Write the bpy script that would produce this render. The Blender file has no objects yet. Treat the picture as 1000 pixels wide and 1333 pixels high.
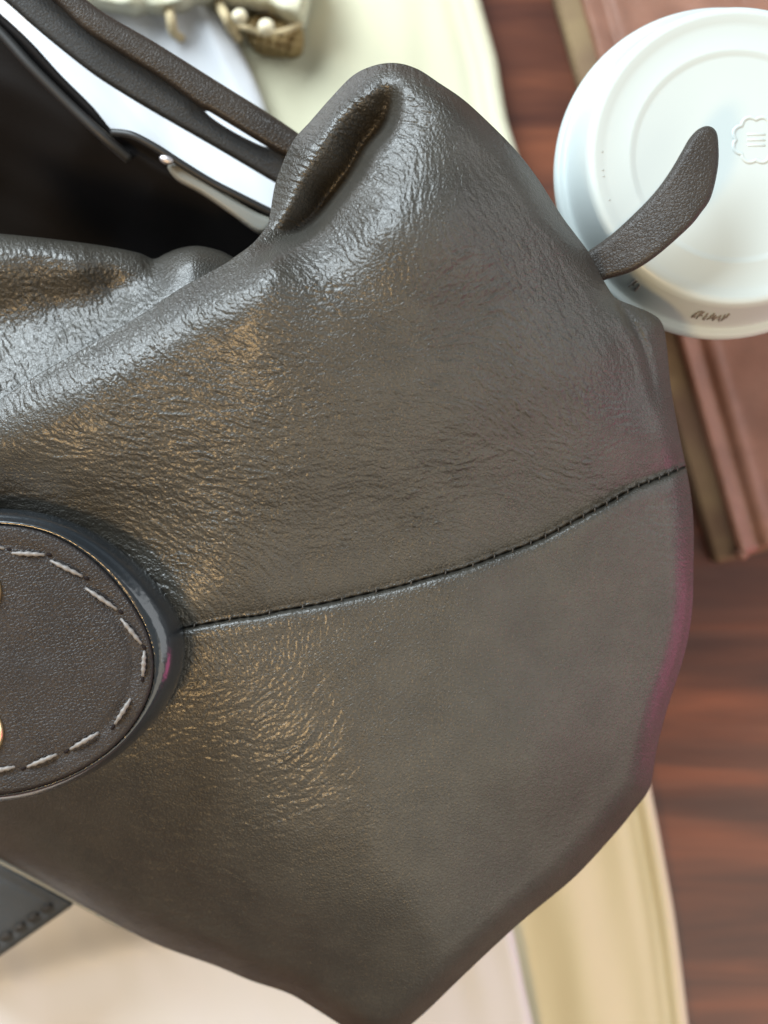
import bpy, math, random
import numpy as np
from mathutils import Vector

# ------------------------------------------------------------------ camera
# looking straight down on the table; F is the focal length in photo pixels
H, F = 0.52, 1900.0
CX, CY = 500.0, 666.5
scene = bpy.context.scene
C = scene.collection
cam_d = bpy.data.cameras.new('camera')
cam = bpy.data.objects.new('camera', cam_d)
C.objects.link(cam)
cam.location = (0, 0, H)
cam.rotation_euler = (0, 0, 0)
cam_d.sensor_fit = 'VERTICAL'
cam_d.sensor_height = 36.0
cam_d.lens = F / 1333.0 * 36.0
cam_d.clip_start = 0.01
cam_d.clip_end = 50
cam_d.dof.use_dof = True
cam_d.dof.focus_distance = H - 0.166
cam_d.dof.aperture_fstop = 9.5
scene.camera = cam

# ------------------------------------------------------------------ light
world = bpy.data.worlds.new('World')
scene.world = world
world.use_nodes = True
bg = world.node_tree.nodes['Background']
bg.inputs['Color'].default_value = (0.80, 0.86, 0.90, 1)
bg.inputs['Strength'].default_value = 0.27


def area(name, loc, target, sx, sy, energy, color, spread=180):
    d = bpy.data.lights.new(name, 'AREA')
    d.shape = 'RECTANGLE'
    d.size, d.size_y = sx, sy
    d.energy = energy
    d.color = color
    d.spread = math.radians(spread)
    o = bpy.data.objects.new(name, d)
    C.objects.link(o)
    o.location = loc
    o.rotation_euler = (Vector(target) - Vector(loc)).to_track_quat('-Z', 'Y').to_euler()
    return o


area('window_light', (-1.06, 1.30, 1.14), (0, 0.0, 0.12), 1.5, 1.2, 112, (0.82, 0.93, 1.0))
area('warm_room_light', (0.9, -0.95, 1.25), (0, 0, 0.05), 2.2, 1.8, 22, (1.0, 0.91, 0.74))
area('right_wall_light', (1.35, 0.45, 0.85), (0, 0, 0.12), 1.3, 1.1, 10, (0.93, 0.97, 1.0))
area('warm_lamp_light', (-0.40, -0.44, 0.98), (-0.03, 0.0, 0.16), 0.17, 0.22, 5.6, (1.0, 0.64, 0.28))
area('added_pink_light', (0.42, -0.14, 0.10), (0.07, -0.04, 0.10), 0.16, 0.24, 0.38, (1.0, 0.16, 0.42))  # added lamp without a known source, tints the bag's right edge pink

vs = scene.view_settings
vs.view_transform = 'Standard'
vs.look = 'None'
vs.exposure = 0.13
vs.gamma = 1.0

rng = np.random.default_rng(7)
random.seed(7)


# ------------------------------------------------------------------ geometry helpers
def S(z):
    """metres per photo pixel at height z (metres)"""
    return (H - z) / F


def P(u, v, zmm):
    """photo pixel + height in mm -> world point"""
    z = np.asarray(zmm) * 0.001
    s = (H - z) / F
    return (u - CX) * s, (CY - v) * s, z


def cr(pts, n=10, closed=False):
    """Catmull-Rom through the points"""
    p = np.array(pts, float)
    if closed:
        q = np.vstack([p[-1], p, p[0], p[1]])
    else:
        q = np.vstack([2 * p[0] - p[1], p, 2 * p[-1] - p[-2]])
    out = []
    for i in range(1, len(q) - 2):
        a, b, c, d = q[i - 1:i + 3]
        t = (np.arange(n) / n)[:, None]
        out.append(0.5 * ((2 * b) + (c - a) * t + (2 * a - 5 * b + 4 * c - d) * t * t + (3 * b - a - 3 * c + d) * t ** 3))
    r = np.vstack(out)
    if not closed:
        r = np.vstack([r, q[-2]])
    return r


def seg_dist(U, V, line, closed=False):
    """distance to polyline, nearest fractional index, nearest point"""
    L = np.asarray(line, float)
    if closed:
        L = np.vstack([L, L[0]])
    best = np.full(U.shape, 1e18)
    idx = np.zeros(U.shape)
    nu = np.zeros(U.shape)
    nv = np.zeros(U.shape)
    for i in range(len(L) - 1):
        ax, ay = L[i, :2]
        bx, by = L[i + 1, :2]
        dx, dy = bx - ax, by - ay
        l2 = dx * dx + dy * dy
        if l2 < 1e-9:
            continue
        t = np.clip(((U - ax) * dx + (V - ay) * dy) / l2, 0, 1)
        px, py = ax + t * dx, ay + t * dy
        d = (U - px) ** 2 + (V - py) ** 2
        m = d < best
        best = np.where(m, d, best)
        idx = np.where(m, i + t, idx)
        nu = np.where(m, px, nu)
        nv = np.where(m, py, nv)
    return np.sqrt(best), idx, nu, nv


def inside(U, V, poly):
    L = np.asarray(poly, float)
    r = np.zeros(U.shape, bool)
    n = len(L)
    for i in range(n):
        ax, ay = L[i, :2]
        bx, by = L[(i + 1) % n, :2]
        if ay == by:
            continue
        c = ((ay > V) != (by > V)) & (U < (bx - ax) * (V - ay) / (by - ay) + ax)
        r ^= c
    return r


def sm(t):
    t = np.clip(t, 0, 1)
    return t * t * (3 - 2 * t)


def rbf(ctrl, lam=0.02):
    """smooth thin plate surface through (u, v, z) points"""
    c = np.array(ctrl, float)
    X = c[:, :2] / 200.0
    d = np.sqrt(((X[:, None] - X[None]) ** 2).sum(-1))
    K = np.where(d > 0, d * d * np.log(d + 1e-12), 0) + lam * np.eye(len(c))
    Pm = np.hstack([np.ones((len(c), 1)), X])
    A = np.block([[K, Pm], [Pm.T, np.zeros((3, 3))]])
    w = np.linalg.solve(A, np.concatenate([c[:, 2], np.zeros(3)]))

    def f(U, V):
        x, y = U / 200.0, V / 200.0
        z = w[-3] + w[-2] * x + w[-1] * y
        for i in range(len(X)):
            r2 = (x - X[i, 0]) ** 2 + (y - X[i, 1]) ** 2
            z = z + w[i] * 0.5 * r2 * np.log(r2 + 1e-12)
        return z
    return f


def soft_off(d, r, depth, p):
    return depth * (1 - np.clip(d / r, 0, 1)) ** p


def round_off(d, r, depth):
    """height lost near an outline: quarter ellipse"""
    t = np.clip(d / r, 0, 1)
    return depth * (1 - np.sqrt(np.clip(1 - (1 - t) ** 2, 0, 1)))


def new_mesh(name, co, quads=None, tris=None, smooth=True):
    me = bpy.data.meshes.new(name)
    co = np.asarray(co, np.float32)
    polys = []
    nq = 0 if quads is None else len(quads)
    nt = 0 if tris is None else len(tris)
    me.vertices.add(len(co))
    me.vertices.foreach_set('co', co.ravel())
    loops = []
    if nq:
        loops.append(np.asarray(quads, np.int32).ravel())
    if nt:
        loops.append(np.asarray(tris, np.int32).ravel())
    loops = np.concatenate(loops)
    starts = np.concatenate([np.arange(nq) * 4, nq * 4 + np.arange(nt) * 3]).astype(np.int32)
    me.loops.add(len(loops))
    me.loops.foreach_set('vertex_index', loops)
    me.polygons.add(nq + nt)
    me.polygons.foreach_set('loop_start', starts)
    me.polygons.foreach_set('use_smooth', np.full(nq + nt, smooth))
    me.update(calc_edges=True)
    me.validate()
    return me


def link(name, me, mat, parent=None):
    o = bpy.data.objects.new(name, me)
    C.objects.link(o)
    if mat is not None and len(me.materials) == 0:
        me.materials.append(mat)
    if parent is not None:
        o.parent = parent
        o.matrix_parent_inverse = parent.matrix_world.inverted()
    return o


def relief(name, outline, zfun, mat, parent=None, step=4.0, bottom=None, thick=2.0):
    """solid piece: gridded top surface inside the outline, its own walls down to 'bottom'
    (mm, absolute) or to 'thick' mm below its edge, and a closed underside"""
    out = np.asarray(outline, float)
    u0, v0 = out.min(0) - step
    u1, v1 = out.max(0) + step
    nu, nv = int((u1 - u0) / step) + 2, int((v1 - v0) / step) + 2
    gu = u0 + np.arange(nu) * step
    gv = v0 + np.arange(nv) * step
    cu, cv = np.meshgrid(gu[:-1] + step / 2, gv[:-1] + step / 2)
    keep = inside(cu, cv, out)
    ii, jj = np.nonzero(keep)
    a = ii * nu + jj
    quads = np.stack([a, a + nu, a + nu + 1, a + 1], 1)
    used, inv = np.unique(quads, return_inverse=True)
    quads = inv.reshape(-1, 4)
    U = gu[used % nu].copy()
    V = gv[used // nu].copy()
    cnt = np.bincount(quads.ravel(), minlength=len(used))
    b = np.nonzero(cnt < 4)[0]
    _, _, pu, pv = seg_dist(U[b], V[b], out, closed=True)
    U[b], V[b] = pu, pv
    Z = zfun(U, V)
    x, y, z = P(U, V, Z)
    co = np.stack([x, y, z], 1)
    # boundary edges
    e = np.concatenate([quads[:, [0, 1]], quads[:, [1, 2]], quads[:, [2, 3]], quads[:, [3, 0]]])
    key = np.sort(e, 1)
    k = key[:, 0].astype(np.int64) * len(co) + key[:, 1]
    uq, first, c = np.unique(k, return_index=True, return_counts=True)
    be = e[first[c == 1]]
    bv, binv = np.unique(be, return_inverse=True)
    be2 = binv.reshape(-1, 2) + len(co)
    if bottom is None:
        und = co.copy()
        und[:, 2] -= thick * 0.001
        n_ = len(co)
        walls = np.stack([be[:, 0], be[:, 0] + n_, be[:, 1] + n_, be[:, 1]], 1)
        me = new_mesh(name, np.vstack([co, und]), np.vstack([quads, quads[:, ::-1] + n_, walls]))
        return link(name, me, mat, parent)
    low = co[bv].copy()
    low[:, 2] = (bottom * 0.001) if bottom is not None else low[:, 2] - thick * 0.001
    cen = low.mean(0)
    n0 = len(co)
    co = np.vstack([co, low, cen[None]])
    walls = np.stack([be[:, 0], be2[:, 0], be2[:, 1], be[:, 1]], 1)
    walls = walls[:, ::-1] if False else walls
    ci = len(co) - 1
    tris = np.stack([be2[:, 0], np.full(len(be2), ci), be2[:, 1]], 1)
    me = new_mesh(name, co, np.vstack([quads, walls]), tris)
    # walls and underside get crisp edges against the top
    return link(name, me, mat, parent)


def tube_mesh(name, pts, rad, seg=10, flat=1.0):
    """closed tube through 3-D points (metres); rad: one number or one per point"""
    p = np.array(pts, float)
    n = len(p)
    r = np.full(n, rad) if np.isscalar(rad) else np.array(rad)
    t = np.gradient(p, axis=0)
    t /= np.linalg.norm(t, axis=1)[:, None] + 1e-12
    up = np.array([0, 0, 1.0])
    co = []
    for i in range(n):
        s = np.cross(t[i], up)
        if np.linalg.norm(s) < 1e-6:
            s = np.array([1.0, 0, 0])
        s /= np.linalg.norm(s)
        w = np.cross(s, t[i])
        for k in range(seg):
            a = 2 * math.pi * k / seg
            co.append(p[i] + r[i] * (math.cos(a) * s + flat * math.sin(a) * w))
    quads, tris = [], []
    for i in range(n - 1):
        for k in range(seg):
            k2 = (k + 1) % seg
            quads.append([i * seg + k, i * seg + k2, (i + 1) * seg + k2, (i + 1) * seg + k])
    co.append(p[0] - t[0] * r[0] * 0.5)
    co.append(p[-1] + t[-1] * r[-1] * 0.5)
    a, b = n * seg, n * seg + 1
    for k in range(seg):
        k2 = (k + 1) % seg
        tris.append([a, k2, k])
        tris.append([b, (n - 1) * seg + k, (n - 1) * seg + k2])
    return new_mesh(name, co, quads, tris)


def lathe_mesh(name, prof, seg=96, cx=0.0, cy=0.0):
    """profile [(r, z)] spun about a vertical axis"""
    pr = np.array(prof, float)
    a = np.arange(seg) * 2 * math.pi / seg
    co = np.stack([np.outer(pr[:, 0], np.cos(a)) + cx, np.outer(pr[:, 0], np.sin(a)) + cy,
                   np.repeat(pr[:, 1][:, None], seg, 1)], -1).reshape(-1, 3)
    q = []
    for i in range(len(pr) - 1):
        for k in range(seg):
            k2 = (k + 1) % seg
            q.append([i * seg + k, i * seg + k2, (i + 1) * seg + k2, (i + 1) * seg + k])
    return new_mesh(name, co, q)


def thing(name, label, cat, loc=(0, 0, 0), group=None):
    o = bpy.data.objects.new(name, None)
    C.objects.link(o)
    o.location = loc
    o.empty_display_size = 0.02
    o['label'] = label
    o['category'] = cat
    if group:
        o['group'] = group
    bpy.context.view_layer.update()
    return o


# ------------------------------------------------------------------ materials
def mat_base(name, color, rough=0.5, spec=0.5, coat=0.0, coat_rough=0.2, metal=0.0, sheen=0.0):
    m = bpy.data.materials.new(name)
    m.use_nodes = True
    b = m.node_tree.nodes['Principled BSDF']
    b.inputs['Base Color'].default_value = (*color, 1)
    b.inputs['Roughness'].default_value = rough
    b.inputs['Specular IOR Level'].default_value = spec
    b.inputs['Coat Weight'].default_value = coat
    b.inputs['Coat Roughness'].default_value = coat_rough
    b.inputs['Metallic'].default_value = metal
    b.inputs['Sheen Weight'].default_value = sheen
    return m


def nd(m, t, **kw):
    n = m.node_tree.nodes.new(t)
    for k, v in kw.items():
        if k in n.inputs:
            n.inputs[k].default_value = v
        else:
            setattr(n, k, v)
    return n


def ln(m, a, b):
    m.node_tree.links.new(a, b)


def add_bump(m, scale, strength, dist, kind='noise', stretch=(1, 1, 1), detail=4):
    b = m.node_tree.nodes['Principled BSDF']
    tc = nd(m, 'ShaderNodeTexCoord')
    mp = nd(m, 'ShaderNodeMapping')
    mp.inputs['Scale'].default_value = stretch
    ln(m, tc.outputs['Object'], mp.inputs['Vector'])
    if kind == 'noise':
        t = nd(m, 'ShaderNodeTexNoise', Scale=scale, Detail=detail)
        o = t.outputs['Fac']
    else:
        t = nd(m, 'ShaderNodeTexVoronoi', Scale=scale)
        o = t.outputs['Distance']
    ln(m, mp.outputs['Vector'], t.inputs['Vector'])
    bu = nd(m, 'ShaderNodeBump', Strength=strength, Distance=dist)
    ln(m, o, bu.inputs['Height'])
    old = b.inputs['Normal'].links
    if old:
        ln(m, old[0].from_socket, bu.inputs['Normal'])
    ln(m, bu.outputs['Normal'], b.inputs['Normal'])
    return t


def add_mottle(m, c1, c2, scale, stretch=(1, 1, 1), detail=5, lo=0.35, hi=0.65, distort=0.0):
    b = m.node_tree.nodes['Principled BSDF']
    tc = nd(m, 'ShaderNodeTexCoord')
    mp = nd(m, 'ShaderNodeMapping')
    mp.inputs['Scale'].default_value = stretch
    ln(m, tc.outputs['Object'], mp.inputs['Vector'])
    t = nd(m, 'ShaderNodeTexNoise', Scale=scale, Detail=detail, Distortion=distort)
    ln(m, mp.outputs['Vector'], t.inputs['Vector'])
    r = nd(m, 'ShaderNodeValToRGB')
    r.color_ramp.elements[0].position = lo
    r.color_ramp.elements[0].color = (*c1, 1)
    r.color_ramp.elements[1].position = hi
    r.color_ramp.elements[1].color = (*c2, 1)
    ln(m, t.outputs['Fac'], r.inputs['Fac'])
    ln(m, r.outputs['Color'], b.inputs['Base Color'])
    return r


def grain_bump(m, scale, strength, dist):
    """fine cells with thin valleys between them, like the grain of calf leather"""
    b = m.node_tree.nodes['Principled BSDF']
    tc = nd(m, 'ShaderNodeTexCoord')
    nz_ = nd(m, 'ShaderNodeTexNoise', Scale=scale * 0.7, Detail=2.0)
    ln(m, tc.outputs['Object'], nz_.inputs['Vector'])
    mx = nd(m, 'ShaderNodeVectorMath')
    mx.operation = 'MULTIPLY_ADD'
    mx.inputs[1].default_value = (0.6 / scale,) * 3
    ln(m, nz_.outputs['Color'], mx.inputs[0])
    ln(m, tc.outputs['Object'], mx.inputs[2])
    v = nd(m, 'ShaderNodeTexVoronoi', Scale=scale)
    v.feature = 'DISTANCE_TO_EDGE'
    ln(m, mx.outputs['Vector'], v.inputs['Vector'])
    r = nd(m, 'ShaderNodeMapRange')
    r.interpolation_type = 'SMOOTHSTEP'
    r.inputs['From Max'].default_value = 0.28
    ln(m, v.outputs['Distance'], r.inputs['Value'])
    bu = nd(m, 'ShaderNodeBump', Strength=strength, Distance=dist)
    ln(m, r.outputs['Result'], bu.inputs['Height'])
    old = b.inputs['Normal'].links
    if old:
        ln(m, old[0].from_socket, bu.inputs['Normal'])
    ln(m, bu.outputs['Normal'], b.inputs['Normal'])


def leather(name, c1, c2, rough=0.40, coat=0.35, coat_rough=0.22, spec=0.5):
    m = mat_base(name, c1, rough, spec, coat, coat_rough)
    add_mottle(m, c1, c2, 90, detail=6)
    grain_bump(m, 1150, 0.75, 0.00012)
    grain_bump(m, 2600, 0.35, 0.00005)
    add_bump(m, 3200, 0.22, 0.00005, 'noise')
    # uneven gloss, as worn leather has
    b = m.node_tree.nodes['Principled BSDF']
    tc = nd(m, 'ShaderNodeTexCoord')
    t = nd(m, 'ShaderNodeTexNoise', Scale=60.0, Detail=5.0)
    ln(m, tc.outputs['Object'], t.inputs['Vector'])
    r = nd(m, 'ShaderNodeMapRange')
    r.inputs['From Min'].default_value = 0.3
    r.inputs['From Max'].default_value = 0.7
    r.inputs['To Min'].default_value = rough - 0.05
    r.inputs['To Max'].default_value = rough + 0.08
    ln(m, t.outputs['Fac'], r.inputs['Value'])
    ln(m, r.outputs['Result'], b.inputs['Roughness'])
    return m


M = {}
M['leather'] = leather('taupe_leather', (0.0225, 0.0202, 0.0155), (0.0315, 0.0285, 0.0222), rough=0.41, coat=0.24, coat_rough=0.21, spec=0.5)
M['leather_badge'] = leather('badge_leather', (0.012, 0.0095, 0.009), (0.017, 0.0135, 0.0125), rough=0.45, coat=0.0, spec=0.3)
M['leather_strap'] = leather('strap_leather', (0.020, 0.0155, 0.012), (0.027, 0.021, 0.016), rough=0.46, coat=0.05, spec=0.3)
M['leather_grey'] = leather('grey_strap_leather', (0.022, 0.024, 0.026), (0.028, 0.030, 0.032), rough=0.55, coat=0.0, spec=0.3)
M['edge_paint'] = mat_base('edge_paint', (0.010, 0.013, 0.016), 0.25, 0.5, 0.6, 0.12)
add_bump(M['edge_paint'], 260, 0.15, 0.0003)
M['lining'] = mat_base('black_lining', (0.007, 0.0062, 0.0062), 0.85, 0.15)
add_bump(M['lining'], 1800, 0.5, 0.0002)
M['rim'] = mat_base('lining_rim', (0.012, 0.012, 0.012), 0.5, 0.4)
M['pale_edge'] = mat_base('pale_edge_tone', (0.16, 0.16, 0.14), 0.45, 0.5)  # pale tone; on the lining rim it paints the lit leather edge
M['thread_grey'] = mat_base('grey_thread', (0.15, 0.138, 0.13), 0.5, 0.4)
M['thread_dark'] = mat_base('taupe_thread', (0.028, 0.022, 0.016), 0.5, 0.4)
M['hole'] = mat_base('needle_hole', (0.010, 0.007, 0.007), 0.8, 0.1)
M['gold'] = mat_base('gold_metal', (0.85, 0.62, 0.34), 0.25, 0.5, metal=1.0)
M['steel'] = mat_base('pale_metal', (0.45, 0.42, 0.42), 0.5, 0.5, metal=1.0)

M['cream'] = mat_base('cream_cotton', (0.66, 0.63, 0.50), 0.9, 0.2, sheen=0.2)
add_mottle(M['cream'], (0.53, 0.505, 0.36), (0.57, 0.54, 0.40), 7, detail=3)
add_bump(M['cream'], 2600, 0.35, 0.0002)
M['white'] = mat_base('white_satin', (0.545, 0.55, 0.565), 0.55, 0.4, sheen=0.3)
add_bump(M['white'], 2600, 0.2, 0.0001)
M['cord'] = mat_base('tan_cord', (0.50, 0.40, 0.24), 0.8, 0.2)
add_bump(M['cord'], 900, 0.8, 0.0006)
M['tassel'] = mat_base('brown_cord', (0.27, 0.19, 0.085), 0.85, 0.15)
add_bump(M['tassel'], 900, 0.8, 0.0006)
M['knot'] = mat_base('cream_knot', (0.72, 0.64, 0.46), 0.6, 0.3)

M['lid'] = mat_base('white_plastic', (0.40, 0.44, 0.43), 0.38, 0.5)
M['cup_paper'] = mat_base('white_paper', (0.74, 0.73, 0.70), 0.7, 0.3)
M['lid_ink'] = mat_base('grey_print', (0.20, 0.18, 0.16), 0.6, 0.3)
M['cover'] = leather('brown_cover_leather', (0.18, 0.078, 0.046), (0.24, 0.110, 0.068), rough=0.42, coat=0.2)
M['pages'] = mat_base('page_edges', (0.20, 0.14, 0.075), 0.7, 0.3)
add_mottle(M['pages'], (0.13, 0.075, 0.045), (0.22, 0.15, 0.075), 40, detail=5)

# wood: long grain running across the picture
M['wood'] = mat_base('brown_wood', (0.12, 0.05, 0.03), 0.33, 0.5, 0.25, 0.15)
rmp = add_mottle(M['wood'], (0.050, 0.014, 0.008), (0.175, 0.053, 0.023), 7.0, stretch=(1.0, 9.0, 1.0), detail=8, lo=0.36, hi=0.68, distort=0.5)
el = rmp.color_ramp.elements.new(0.52)
el.color = (0.092, 0.028, 0.014, 1)
add_bump(M['wood'], 14, 0.25, 0.0006, stretch=(1.5, 14, 1), detail=8)

# ------------------------------------------------------------------ table
def table():
    n = 60
    g = np.linspace(-0.9, 0.9, n)
    X, Y = np.meshgrid(g, g)
    co = np.stack([X.ravel(), Y.ravel(), np.zeros(n * n)], 1)
    a = (np.arange(n - 1)[:, None] * n + np.arange(n - 1)[None]).ravel()
    q = np.stack([a, a + 1, a + n + 1, a + n], 1)
    o = link('table_top', new_mesh('table_top', co, q), M['wood'])
    o['kind'] = 'structure'
    return o


table()


# ------------------------------------------------------------------ crease map of the bag's leather
MU0, MV0, MW, MH = -110, 50, 1040, 1310     # raster window in photo pixels


def bilin(img, U, V):
    x = np.clip(U - MU0, 0, img.shape[1] - 1.001)
    y = np.clip(V - MV0, 0, img.shape[0] - 1.001)
    i, j = y.astype(int), x.astype(int)
    fy, fx = y - i, x - j
    return (img[i, j] * (1 - fx) * (1 - fy) + img[i, j + 1] * fx * (1 - fy) +
            img[i + 1, j] * (1 - fx) * fy + img[i + 1, j + 1] * fx * fy)


def blur(img, s):
    h, w = img.shape
    p = int(4 * s) + 2
    a = np.pad(img, p, mode='edge')
    fy = np.fft.fftfreq(a.shape[0])[:, None]
    fx = np.fft.rfftfreq(a.shape[1])[None]
    g = np.exp(-2 * (math.pi * s) ** 2 * (fx ** 2 + fy ** 2))
    return np.fft.irfft2(np.fft.rfft2(a) * g, a.shape)[p:p + h, p:p + w]


# (u, v, direction in degrees on the picture (0 = to the right, 90 = downwards), strength, length, width)
FLOW = [
    (0, 560, 70, .35, 9, 1.6), (60, 520, 60, .8, 9, 1.6), (150, 460, 62, 1.0, 10, 1.7), (240, 400, 60, 1.1, 10, 1.8), (330, 355, 60, 1.2, 10, 1.8),
    (400, 315, 40, 1.2, 11, 1.8), (450, 270, 40, 1.0, 12, 1.7), (495, 205, 25, 1.0, 12, 1.6), (535, 140, 10, 1.0, 12, 1.6),
    (520, 95, 95, .9, 10, 1.6), (470, 105, 60, .9, 11, 1.6), (430, 150, 30, .9, 12, 1.7), (390, 210, 20, 1.0, 12, 1.7), (365, 280, 10, 1.2, 12, 1.7),
    (450, 190, 25, 1.3, 14, 1.7), (425, 240, 25, 1.3, 14, 1.7), (488, 140, 15, 1.3, 12, 1.7), (470, 150, 25, 1.3, 14, 1.7), (310, 330, 40, 1.2, 10, 1.8),
    (60, 600, 5, .5, 14, 2.0), (100, 680, 5, .5, 14, 2.0), (200, 540, 8, .9, 16, 2.1), (200, 620, 12, .9, 18, 2.2), (290, 470, 15, 0.5, 15, 2.0), (310, 430, 20, 0.45, 12, 1.8), (330, 560, 10, .9, 13, 2.0),
    (220, 700, 25, 1.0, 16, 2.2), (300, 660, 8, .9, 16, 2.1), (300, 740, 35, .5, 15, 2.0), (330, 780, 60, .1, 12, 2.0),
    (400, 420, 10, 1.0, 13, 1.9), (400, 520, -20, .6, 11, 1.6), (430, 620, -10, .6, 14, 1.8), (430, 690, -20, .6, 14, 1.8), (450, 760, 80, .1, 10, 1.6),
    (500, 330, 95, .6, 11, 1.5), (560, 240, 100, .8, 11, 1.4), (600, 170, 75, .6, 11, 1.4), (480, 460, 0, .3, 14, 1.8), (530, 560, 0, .35, 16, 1.9),
    (560, 640, -15, .8, 18, 2.1), (620, 610, -15, .9, 16, 2.0), (560, 420, -25, .7, 20, 2.0), (620, 370, -30, .9, 22, 2.1), (560, 500, 10, .4, 14, 1.8),
    (640, 270, 50, .6, 14, 1.7), (680, 330, 60, .8, 14, 1.8), (720, 400, 55, .9, 14, 1.8), (700, 480, 40, 1.0, 16, 2.0), (650, 540, 40, 1.0, 16, 2.0),
    (740, 520, 55, 1.0, 16, 2.0), (720, 590, 20, 1.0, 15, 1.9), (790, 440, 55, .7, 13, 1.7), (800, 560, -20, .5, 13, 1.8), (640, 690, 30, .2, 12, 1.8),
    (840, 520, 70, .2, 12, 1.6), (840, 590, 0, .1, 12, 1.6), (700, 250, 50, .3, 12, 1.6), (750, 330, 60, .35, 12, 1.6),
    (270, 850, 50, .9, 8, 1.6), (330, 835, 70, .5, 8, 1.6), (400, 810, 100, .55, 10, 1.5), (480, 800, 105, .45, 12, 1.4), (560, 790, 105, .3, 12, 1.4), (680, 760, 100, .2, 8, 1.3), (740, 720, 60, .3, 6, 1.3),
    (240, 920, -12, .8, 22, 2.2), (300, 920, -25, .7, 18, 1.9), (380, 900, -40, .5, 18, 1.7), (460, 880, -50, .35, 16, 1.6), (540, 880, -70, .15, 14, 1.4),
    (250, 1000, -12, 1.0, 18, 2.6), (330, 1000, -22, .9, 18, 2.3), (420, 960, -40, .6, 18, 1.7), (500, 940, -45, .2, 18, 1.6), (350, 1080, -18, .8, 18, 2.3), (250, 1080, -5, 1.0, 16, 2.8),
    (260, 1150, -5, .7, 16, 2.6), (400, 1100, -20, .25, 18, 2.0), (360, 1190, -15, .35, 20, 2.2), (140, 1080, 0, .15, 14, 2.0), (100, 1120, 0, .1, 14, 2.0),
    (480, 1150, -10, .12, 18, 1.8), (600, 950, 0, .05, 12, 1.6), (700, 900, 0, .04, 12, 1.6), (600, 1150, 0, .06, 12, 1.6), (800, 800, 0, .04, 12, 1.6), (850, 950, 0, .04, 12, 1.6),
    (450, 1260, -10, .15, 14, 1.8), (560, 1280, -40, .15, 10, 1.8),
]


def crease_map(flow, n, seed, U0=MU0, V0=MV0, W=MW, Hh=MH):
    r = np.random.default_rng(seed)
    f = np.array(flow, float)
    pu = r.uniform(0, W, n)
    pv = r.uniform(0, Hh, n)
    a = np.radians(f[:, 2])
    attrs = np.stack([np.cos(2 * a), np.sin(2 * a), f[:, 3], f[:, 4], f[:, 5]], 1)
    d2 = (pu[:, None] + U0 - f[None, :, 0]) ** 2 + (pv[:, None] + V0 - f[None, :, 1]) ** 2
    w = 1 / (d2 + 300) ** 2
    w /= w.sum(1)[:, None]
    at = w @ attrs
    ang = 0.5 * np.arctan2(at[:, 1], at[:, 0]) + r.normal(0, 0.15, n)
    amp, ll, ww = at[:, 2], at[:, 3] * r.lognormal(0, 0.35, n), at[:, 4] * r.uniform(0.7, 1.25, n)
    cur = r.normal(0, 0.018, n)
    sgn = np.where(r.random(n) < 0.72, -1.0, 0.8) * r.uniform(0.4, 1.2, n) * amp
    img = np.zeros((Hh, W))
    R = 34
    yy, xx = np.mgrid[-R:R + 1, -R:R + 1].astype(float)
    for k in range(n):
        L, q = ll[k], ww[k]
        rr = int(min(R, 2.2 * L + 3))
        x0, y0 = int(pu[k]), int(pv[k])
        if x0 < rr or y0 < rr or x0 >= W - rr or y0 >= Hh - rr or abs(sgn[k]) < 0.02:
            continue
        X = xx[R - rr:R + rr + 1, R - rr:R + rr + 1]
        Y = yy[R - rr:R + rr + 1, R - rr:R + rr + 1]
        c, s = math.cos(ang[k]), math.sin(ang[k])
        al = X * c + Y * s
        ac = -X * s + Y * c + cur[k] * al * al
        img[y0 - rr:y0 + rr + 1, x0 - rr:x0 + rr + 1] += sgn[k] * np.exp(-(al / L) ** 2 - (ac / (0.82 * q)) ** 2)
    return img

def cells(U0, V0, W, Hh, size, seed, aniso):
    """elongated leather cells that follow the creases: 0 in the valleys, 1 on the plateaus"""
    r = np.random.default_rng(seed)
    nx, ny = int(W / size) + 8, int(Hh / size) + 8
    sx = (np.arange(nx)[None] - 3 + r.uniform(0.05, 0.95, (ny, nx))) * size
    sy = (np.arange(ny)[:, None] - 3 + r.uniform(0.05, 0.95, (ny, nx))) * size
    X, Y = np.meshgrid(np.arange(W, dtype=float), np.arange(Hh, dtype=float))
    wx = blur(r.normal(size=(Hh, W)), 5)
    wy = blur(r.normal(size=(Hh, W)), 5)
    X = X + wx / wx.std() * size * 0.30
    Y = Y + wy / wy.std() * size * 0.30
    c8, s8 = aniso[0], aniso[1]
    gi = np.clip(np.floor(X / size).astype(int) + 3, 2, nx - 3)
    gj = np.clip(np.floor(Y / size).astype(int) + 3, 2, ny - 3)
    f1 = np.full(X.shape, 1e9)
    f2 = np.full(X.shape, 1e9)
    for j in range(-2, 3):
        for i in range(-2, 3):
            dx = sx[gj + j, gi + i] - X
            dy = sy[gj + j, gi + i] - Y
            al = dx * c8 + dy * s8
            ac = -dx * s8 + dy * c8
            d = np.sqrt((al * 0.62) ** 2 + (ac * 1.35) ** 2)
            f2 = np.minimum(f2, np.maximum(d, f1))
            f1 = np.minimum(f1, d)
    e = (f2 - f1) / size
    return 1 - np.exp(-(e / 0.20) ** 2)


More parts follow.
